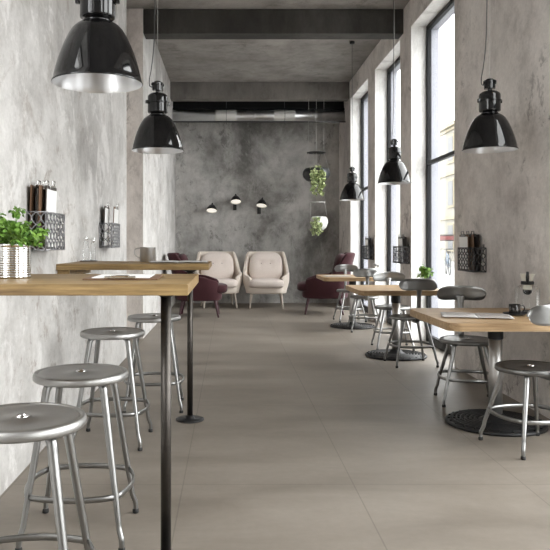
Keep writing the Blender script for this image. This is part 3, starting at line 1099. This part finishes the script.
sc = thing('saucer', 'flat black saucer under the black cup on the oak table', 'saucer', (1.85, 4.55, TT))
MB().lathe([(0.0, 0.0), (0.045, 0.0), (0.068, 0.010), (0.073, 0.014), (0.072, 0.017), (0.05, 0.008), (0.0, 0.005)], 36, close=False).build('dish', M['black'], sc)
cp = thing('coffee_cup', 'small smoked black cup standing on the black saucer', 'cup', (1.85, 4.55, TT + 0.006))
MB().lathe([(0.0, 0.0), (0.028, 0.0), (0.033, 0.006), (0.036, 0.066), (0.034, 0.066), (0.031, 0.008), (0.0, 0.006)], 30, close=False).build('body', M['coffee'], cp)
MB().tube(smooth_path([(0.034, 0, 0.056), (0.058, 0, 0.056), (0.064, 0, 0.038), (0.054, 0, 0.020), (0.033, 0, 0.018)], 5), 0.0035, 8).build('handle', M['coffee'], cp)

cm = thing('coffee_maker', 'glass pour-over coffee maker with ivory funnel and black collar', 'coffee maker', (2.005, 4.72, TT))
MB().lathe([(0.0, 0.004), (0.082, 0.004), (0.084, 0.0), (0.084, 0.010), (0.078, 0.012)], 36, close=False).build('base_ring', M['black'], cm)
MB().lathe([(0.0, 0.012), (0.074, 0.012), (0.080, 0.020), (0.080, 0.150), (0.077, 0.164), (0.064, 0.176), (0.042, 0.186), (0.038, 0.196)], 36, close=False).build('carafe', M['glassware'], cm)
MB().lathe([(0.030, 0.190), (0.040, 0.192), (0.042, 0.198), (0.042, 0.208), (0.036, 0.214)], 30).build('collar', M['black'], cm)
MB().lathe([(0.034, 0.212), (0.046, 0.258), (0.048, 0.262), (0.045, 0.262), (0.032, 0.214)], 30, close=False).build('funnel', M['ivory'], cm)
MB().lathe([(0.030, 0.19), (0.029, 0.150), (0.022, 0.138), (0.0, 0.134)], 24, close=False).build('filter', M['ivory'], cm)
MB().lathe([(0.026, 0.160), (0.030, 0.156), (0.027, 0.136), (0.014, 0.122), (0.0, 0.120)], 20, close=False).build('filter_tip', M['black'], cm)
MB().tube([(-0.018, -0.043, 0.205), (-0.022, -0.054, 0.240), (-0.019, -0.048, 0.278)], [0.010, 0.012, 0.009], 8).build('stopper_lever', M['black'], cm, bevel=0.0)

pp = thing('potted_plant', 'small bright green plant in a white pot on the second oak table', 'plant', (2.035, 7.30, TT))
MB().lathe([(0.0, 0.0), (0.042, 0.0), (0.054, 0.09), (0.056, 0.093), (0.052, 0.093), (0.049, 0.08), (0.0, 0.078)], 30, close=False).build('pot', M['white_pot'], pp)
MB().lathe([(0.049, 0.082), (0.0, 0.086)], 20, close=False).build('soil', M['soil'], pp)
fol = MB()
stm = MB()
rnd = random.Random(5)
for k in range(22):
    a = rnd.uniform(0, 2 * PI)
    rr = rnd.uniform(0.0, 0.075)
    tip = Vector((rr * math.cos(a), rr * math.sin(a), 0.14 + 0.09 * rnd.random()))
    stm.tube([(0.3 * tip.x, 0.3 * tip.y, 0.08), tip], 0.0014, 5)
    leaf_cluster(fol, tip, 10, (0.026, 0.026, 0.022), 0.030, rnd, 0.6, 0.1)
stm.build('stems', M['leaf'], pp)
fol.build('foliage', M['leaf'], pp)

for k, (x, y, h, lab) in enumerate(((2.06, 9.90, 0.165, 'taller glass bottle with steel pourer on the third oak table'),
                                    (2.10, 9.92, 0.150, 'shorter glass bottle with steel pourer on the third oak table'))):
    b = thing('glass_bottle', lab, 'bottle', (x, y, TT), 0, 'clear bottles on the third oak table')
    MB().lathe([(0.0, 0.001), (0.019, 0.001), (0.021, 0.006), (0.021, h - 0.05), (0.014, h - 0.025), (0.012, h - 0.02)], 24, close=False).build('body', M['glassware'], b)
    MB().lathe([(0.013, h - 0.022), (0.014, h - 0.004), (0.010, h)], 20).box(-0.030, 0.012, -0.009, 0.009, h - 0.004, h + 0.013).build('cap', M['steel_dark'], b, bevel=0.002)


# ------------------------------------------------------------------ armchairs
def make_armchair(label, loc, rz, shell, cush, leg, group):
    """faces local -Y"""
    t = thing('armchair', label, 'armchair', loc, rz, group)

    def sstep(a, b, x):
        u = max(0.0, min(1.0, (x - a) / (b - a)))
        return u * u * (3 - 2 * u)

    def fn(u, v):
        th = math.radians(-146 + 292 * u)
        at = abs(math.degrees(th))
        top = 1.04 - 0.375 * sstep(58, 88, at) - 0.07 * sstep(88, 140, at) - 0.04 * sstep(136, 146, at)
        z = 0.27 + (top - 0.27) * v
        q = (z - 0.27) / 0.77
        a = 0.350 + 0.055 * sstep(0.0, 0.35, q) - 0.032 * sstep(0.5, 1.0, q)
        bb = 0.36 + 0.02 * q
        cy = 0.0 + 0.10 * q * q + 0.02 * q
        e = 2 / 3.0
        s, c = math.sin(th), math.cos(th)
        x = a * math.copysign(abs(s) ** e, s)
        y = cy + bb * math.copysign(abs(c) ** e, c)
        return (x, y, z)
    sh = MB().grid(fn, 60, 14)
    o = sh.build('shell', shell, t, solid=0.06, sub=1)
    MB().blob(0.365, 0.37, 0.085, 0.35, 0.55, mtx=T(0, -0.01, 0.345)).build('seat_base', shell, t)
    MB().blob(0.335, 0.385, 0.085, 0.5, 0.5, mtx=T(0, -0.085, 0.455)).build('seat_cushion', cush, t)
    lean = math.radians(-14)
    bm = T(0, 0.235, 0.745) @ R(lean, 'X')
    bc = MB().blob(0.315, 0.10, 0.285, 0.62, 0.78, 48, 30)
    # soften the two button dents
    dents = ((-0.085, 0.045), (0.085, 0.045))
    nv = []
    for (x, y, z) in bc.v:
        if y < 0:
            for dx, dz in dents:
                y += 0.045 * math.exp(-((x - dx) ** 2 + (z - dz) ** 2) / 0.003)
        nv.append(tuple(bm @ Vector((x, y, z))))
    bc.v = nv
    ob = bc.build('back_cushion', cush, t)
    for dx, dz in dents:
        MB().blob(0.027, 0.012, 0.027, 1, 1, 14, 8, mtx=bm @ T(dx, -0.060, dz)).build('button', M['button'], ob)
    for sx, sy in ((-1, -1), (1, -1), (-1, 1), (1, 1)):
        p0 = (sx * 0.26, sy * 0.25 - 0.01, 0.32)
        p1 = (sx * 0.285, sy * 0.285 - 0.01, 0.16)
        p2 = (sx * 0.305, sy * 0.315 - 0.01, 0.0)
        MB().tube(smooth_path([p0, p1, p2], 5), [0.030 - 0.0017 * i for i in range(11)], 12).build('leg', leg, t)
    return t


ch = make_armchair('blush wool armchair nearer the pale wall, turned slightly toward its twin', (-0.215, 13.12, 0), math.radians(7), M['blush_frame'], M['blush'], M['blush_leg'], 'blush armchairs against the dark wall')
dup(ch, (0.675, 13.10, 0), math.radians(-2), 'blush wool armchair beside the hanging plants, squarely facing the room')
ch = make_armchair('burgundy armchair seen side-on behind the high bar tables', (-0.51, 11.55, 0), math.radians(90), M['burgundy_shell'], M['burgundy'], M['burgundy_leg'], 'burgundy armchairs facing each other')
dup(ch, (1.62, 12.0, 0), math.radians(-97), 'burgundy armchair seen side-on beside the third window')


# ------------------------------------------------------------------ wall lamps
def make_sconce(label, loc, yaw, tilt, box_dx, box_z=-0.085):
    t = thing('wall_lamp', label, 'lamp', loc, 0, 'small black dome wall lamps')
    m = R(yaw, 'Z') @ R(tilt, 'X')
    MB().lathe([(0.0, 0.175), (0.014, 0.172), (0.018, 0.14), (0.028, 0.128), (0.055, 0.110), (0.088, 0.062), (0.106, 0.010), (0.108, 0.0), (0.105, -0.002)], 36, m, close=False).build('shade', M['black'], t)
    MB().lathe([(0.105, -0.002), (0.100, 0.010), (0.083, 0.055), (0.05, 0.10), (0.0, 0.11)], 36, m, close=False).build('reflector', M['sconce_in'], t)
    MB().lathe([(0.0, -0.004), (0.04, 0.0), (0.078, 0.012), (0.092, 0.016), (0.0, 0.03)], 32, m, close=False).build('diffuser', M['bulb'], t)
    # arm back to the wall box
    yb = YB - loc[1]
    top = m @ Vector((0, 0, 0.15))
    MB().tube(smooth_path([top, (box_dx * 0.5, top.y + 0.06, 0.04), (box_dx, yb - 0.09, 0.02), (box_dx, yb - 0.04, box_z)], 6), 0.008, 8).build('arm', M['black'], t)
    MB().box(box_dx - 0.035, box_dx + 0.035, yb - 0.05, yb - 0.001, box_z - 0.07, box_z + 0.07).build('wall_box', M['black'], t, bevel=0.004)
    return t


SY = 13.78
make_sconce('small black dome wall lamp hanging lowest of the three on the dark wall', (-0.36, SY, 1.835), -0.15, -0.42, 0.0, 0.03)
make_sconce('small black dome wall lamp hanging highest of the three on the dark wall', (0.115, SY, 2.01), 0.05, -0.42, -0.02)
make_sconce('small black dome wall lamp at middle height, tilted toward the hanging plants', (0.62, SY, 1.935), -0.35, -0.36, -0.04)

# ------------------------------------------------------------------ hanging planters
hx, hy = 1.585, 12.85
hpnt = thing('hanging_planter', 'trailing plant in a charcoal bowl hanging on cords from a dark disc', 'plant', (hx, hy, 2.45))
MB().lathe([(0.0, -0.02), (0.10, -0.01), (0.18, 0.025), (0.235, 0.08), (0.255, 0.14), (0.248, 0.19), (0.22, 0.235), (0.19, 0.255), (0.175, 0.25), (0.0, 0.22)], 40, T(0, 0, -0.13), close=False).build('bowl', M['charcoal_pot'], hpnt)
MB().lathe([(0.0, 0.40), (0.17, 0.40), (0.175, 0.408), (0.17, 0.416), (0.0, 0.416)], 36, close=False).build('top_disc', M['black'], hpnt)
w = MB()
for dx in (-0.14, 0.0, 0.14):
    w.tube([(dx, 0, 0.416), (dx, 0, 1.69)], 0.0027, 5)
for dx in (-0.06, 0.0):
    w.tube([(dx, -0.02, 0.40), (dx, -0.02, 0.09)], 0.0027, 5)
for sx in (-1, 1):
    w.tube([(sx * 0.14, 0, 0.40), (sx * 0.25, 0, 0.03)], 0.0027, 5)
w.build('cords', M['thread'], hpnt)
rnd = random.Random(21)
fol = MB()
leaf_cluster(fol, (-0.01, -0.14, 0.07), 110, (0.13, 0.11, 0.10), 0.055, rnd, 0.6, 0.3, 1.2)
for k in range(13):
    x = rnd.uniform(-0.11, 0.13)
    ln = rnd.uniform(0.15, 0.42)
    for i in range(int(ln / 0.022)):
        leaf_cluster(fol, (x + rnd.gauss(0, 0.012), -0.25 - rnd.random() * 0.03, 0.05 - i * 0.024), 3, (0.022, 0.022, 0.018), 0.048, rnd, 0.1, 0.8, 1.2)
fol.build('foliage', M['leaf_pale'], hpnt)

hb = thing('hanging_planter', 'trailing plant in a white bowl hanging lowest below the charcoal bowl', 'plant', (hx + 0.05, hy, 1.575))
MB().lathe([(0.0, -0.15), (0.07, -0.14), (0.13, -0.095), (0.165, 0.0), (0.155, 0.07), (0.125, 0.11), (0.115, 0.105), (0.0, 0.08)], 36, close=False).build('bowl', M['white_pot'], hb)
MB().tube([(-0.17, 0, 0.375), (0.11, 0, 0.375)], 0.008, 8).build('hanging_bar', M['thread'], hb)
w = MB()
w.tube([(-0.16, 0, 0.375), (-0.19, 0, 0.79)], 0.0027, 5).tube([(0.10, 0, 0.375), (0.09, 0, 0.80)], 0.0027, 5)
w.tube([(-0.15, 0, 0.375), (-0.165, 0, 0.02)], 0.0027, 5).tube([(0.10, 0, 0.375), (0.163, 0, 0.02)], 0.0027, 5)
w.build('cords', M['thread'], hb)
fol = MB()
leaf_cluster(fol, (-0.06, -0.09, 0.03), 90, (0.10, 0.09, 0.09), 0.05, rnd, 0.5, 0.3, 1.2)
for k in range(8):
    x = rnd.uniform(-0.13, 0.02)
    ln = rnd.uniform(0.08, 0.22)
    for i in range(int(ln / 0.022)):
        leaf_cluster(fol, (x + rnd.gauss(0, 0.012), -0.16 - rnd.random() * 0.02, 0.0 - i * 0.024), 3, (0.02, 0.02, 0.018), 0.045, rnd, 0.1, 0.8, 1.2)
fol.build('foliage', M['leaf_pale'], hb)

# ------------------------------------------------------------------ street outside
struct(MB().box(XR + OUTW + 0.02, 40, -20, 120, -0.18, -0.03).build('street', M['street']))


def building(label, x, y0, y1, h, floors, wy):
    t = thing('town_house', label, 'building', (x, (y0 + y1) / 2, 0), 0, 'houses across the street')
    hy_ = (y1 - y0) / 2
    MB().box(0, 8, -hy_, hy_, -0.03, h).build('facade', M['facade'], t)
    MB().box(-0.35, 8.3, -hy_ - 0.1, hy_ + 0.1, h, h + 0.25).build('cornice', M['facade_trim'], t)
    MB()._add([(-0.3, -hy_, h + 0.25), (8.3, -hy_, h + 0.25), (8.3, hy_, h + 0.25), (-0.3, hy_, h + 0.25), (4, -hy_ + 1, h + 2.0), (4, hy_ - 1, h + 2.0)],
              [(0, 4, 5, 3), (1, 2, 5, 4), (0, 1, 4), (3, 5, 2)], False).build('roof', M['roof'], t)
    fh = h / floors
    n = max(1, int((y1 - y0) / wy))
    for f in range(floors):
        MB().box(-0.12, 0.0, -hy_, hy_, f * fh + fh - 0.2, f * fh + fh - 0.02).build('ledge', M['facade_trim'], t)
        for k in range(n):
            yc = -hy_ + (k + 0.5) * (y1 - y0) / n
            wf = MB().box(-0.08, 0.0, yc - 0.7, yc + 0.7, f * fh + 0.6, f * fh + fh - 0.45).build('house_window', M['facade_trim'], t)
            MB().box(-0.10, -0.08, yc - 0.52, yc + 0.52, f * fh + 0.75, f * fh + fh - 0.6).build('window_glass', M['facade_glass'], wf)
    return t


building('pale plaster town house with moulded cornice across the street, seen through the first window', 15, 24, 60, 9.0, 3, 3.6)
building('lower pale house farther along the street, seen through the second window', 15.5, 61, 100, 7.5, 2, 4.2)
sg = thing('shop_sign', 'small red and dark sign board projecting from the house across the street', 'sign', (14.05, 45.4, 1.53))
MB().box(-0.45, 0.45, -0.04, 0.04, -0.12, 0.12).build('face', M['sign_red'], sg)
MB().box(-0.45, 0.45, -0.05, 0.05, 0.12, 0.22).box(-0.45, 0.45, -0.05, 0.05, -0.2, -0.12).build('frame', M['sign_dark'], sg)
MB().tube([(0.45, 0, 0), (0.8, 0, 0)], 0.03, 8).build('bracket', M['sign_dark'], sg)

bk = thing('bicycle', 'dark bicycle parked on the pavement outside the first window', 'bicycle', (8.4, 27.0, -0.03), math.radians(80))
for x in (-0.52, 0.52):
    wl = MB().tube([(x + 0.33 * math.cos(a), 0, 0.345 + 0.33 * math.sin(a)) for a in [2 * PI * k / 28 for k in range(28)]], 0.018, 6, closed=True).build('wheel', M['rubber'], bk)
    s = MB()
    for k in range(12):
        a = 2 * PI * k / 12
        s.tube([(x, 0, 0.345), (x + 0.32 * math.cos(a), 0, 0.345 + 0.32 * math.sin(a))], 0.003, 4)
    s.build('spokes', M['steel'], wl)
f = MB()
for a, b in (((-0.52, 0, 0.345), (-0.06, 0, 0.31)), ((-0.06, 0, 0.31), (-0.20, 0, 0.80)), ((-0.20, 0, 0.80), (-0.52, 0, 0.345)), ((-0.06, 0, 0.31), (0.36, 0, 0.72)), ((-0.18, 0, 0.74), (0.34, 0, 0.80)), ((0.33, 0, 0.88), (0.52, 0, 0.345))):
    f.tube([a, b], 0.018, 8)
f.build('frame', M['bike_blue'], bk)
MB().box(-0.33, -0.10, -0.07, 0.07, 0.86, 0.92).tube([(-0.20, 0, 0.8), (-0.215, 0, 0.88)], 0.014, 8).build('saddle', M['rubber'], bk, bevel=0.02)
MB().tube(smooth_path([(0.22, -0.28, 0.98), (0.30, -0.14, 1.0), (0.32, 0, 0.98), (0.30, 0.14, 1.0), (0.22, 0.28, 0.98)], 4), 0.013, 8).tube([(0.33, 0, 0.87), (0.32, 0, 0.98)], 0.014, 8).build('handlebar', M['rubber'], bk)
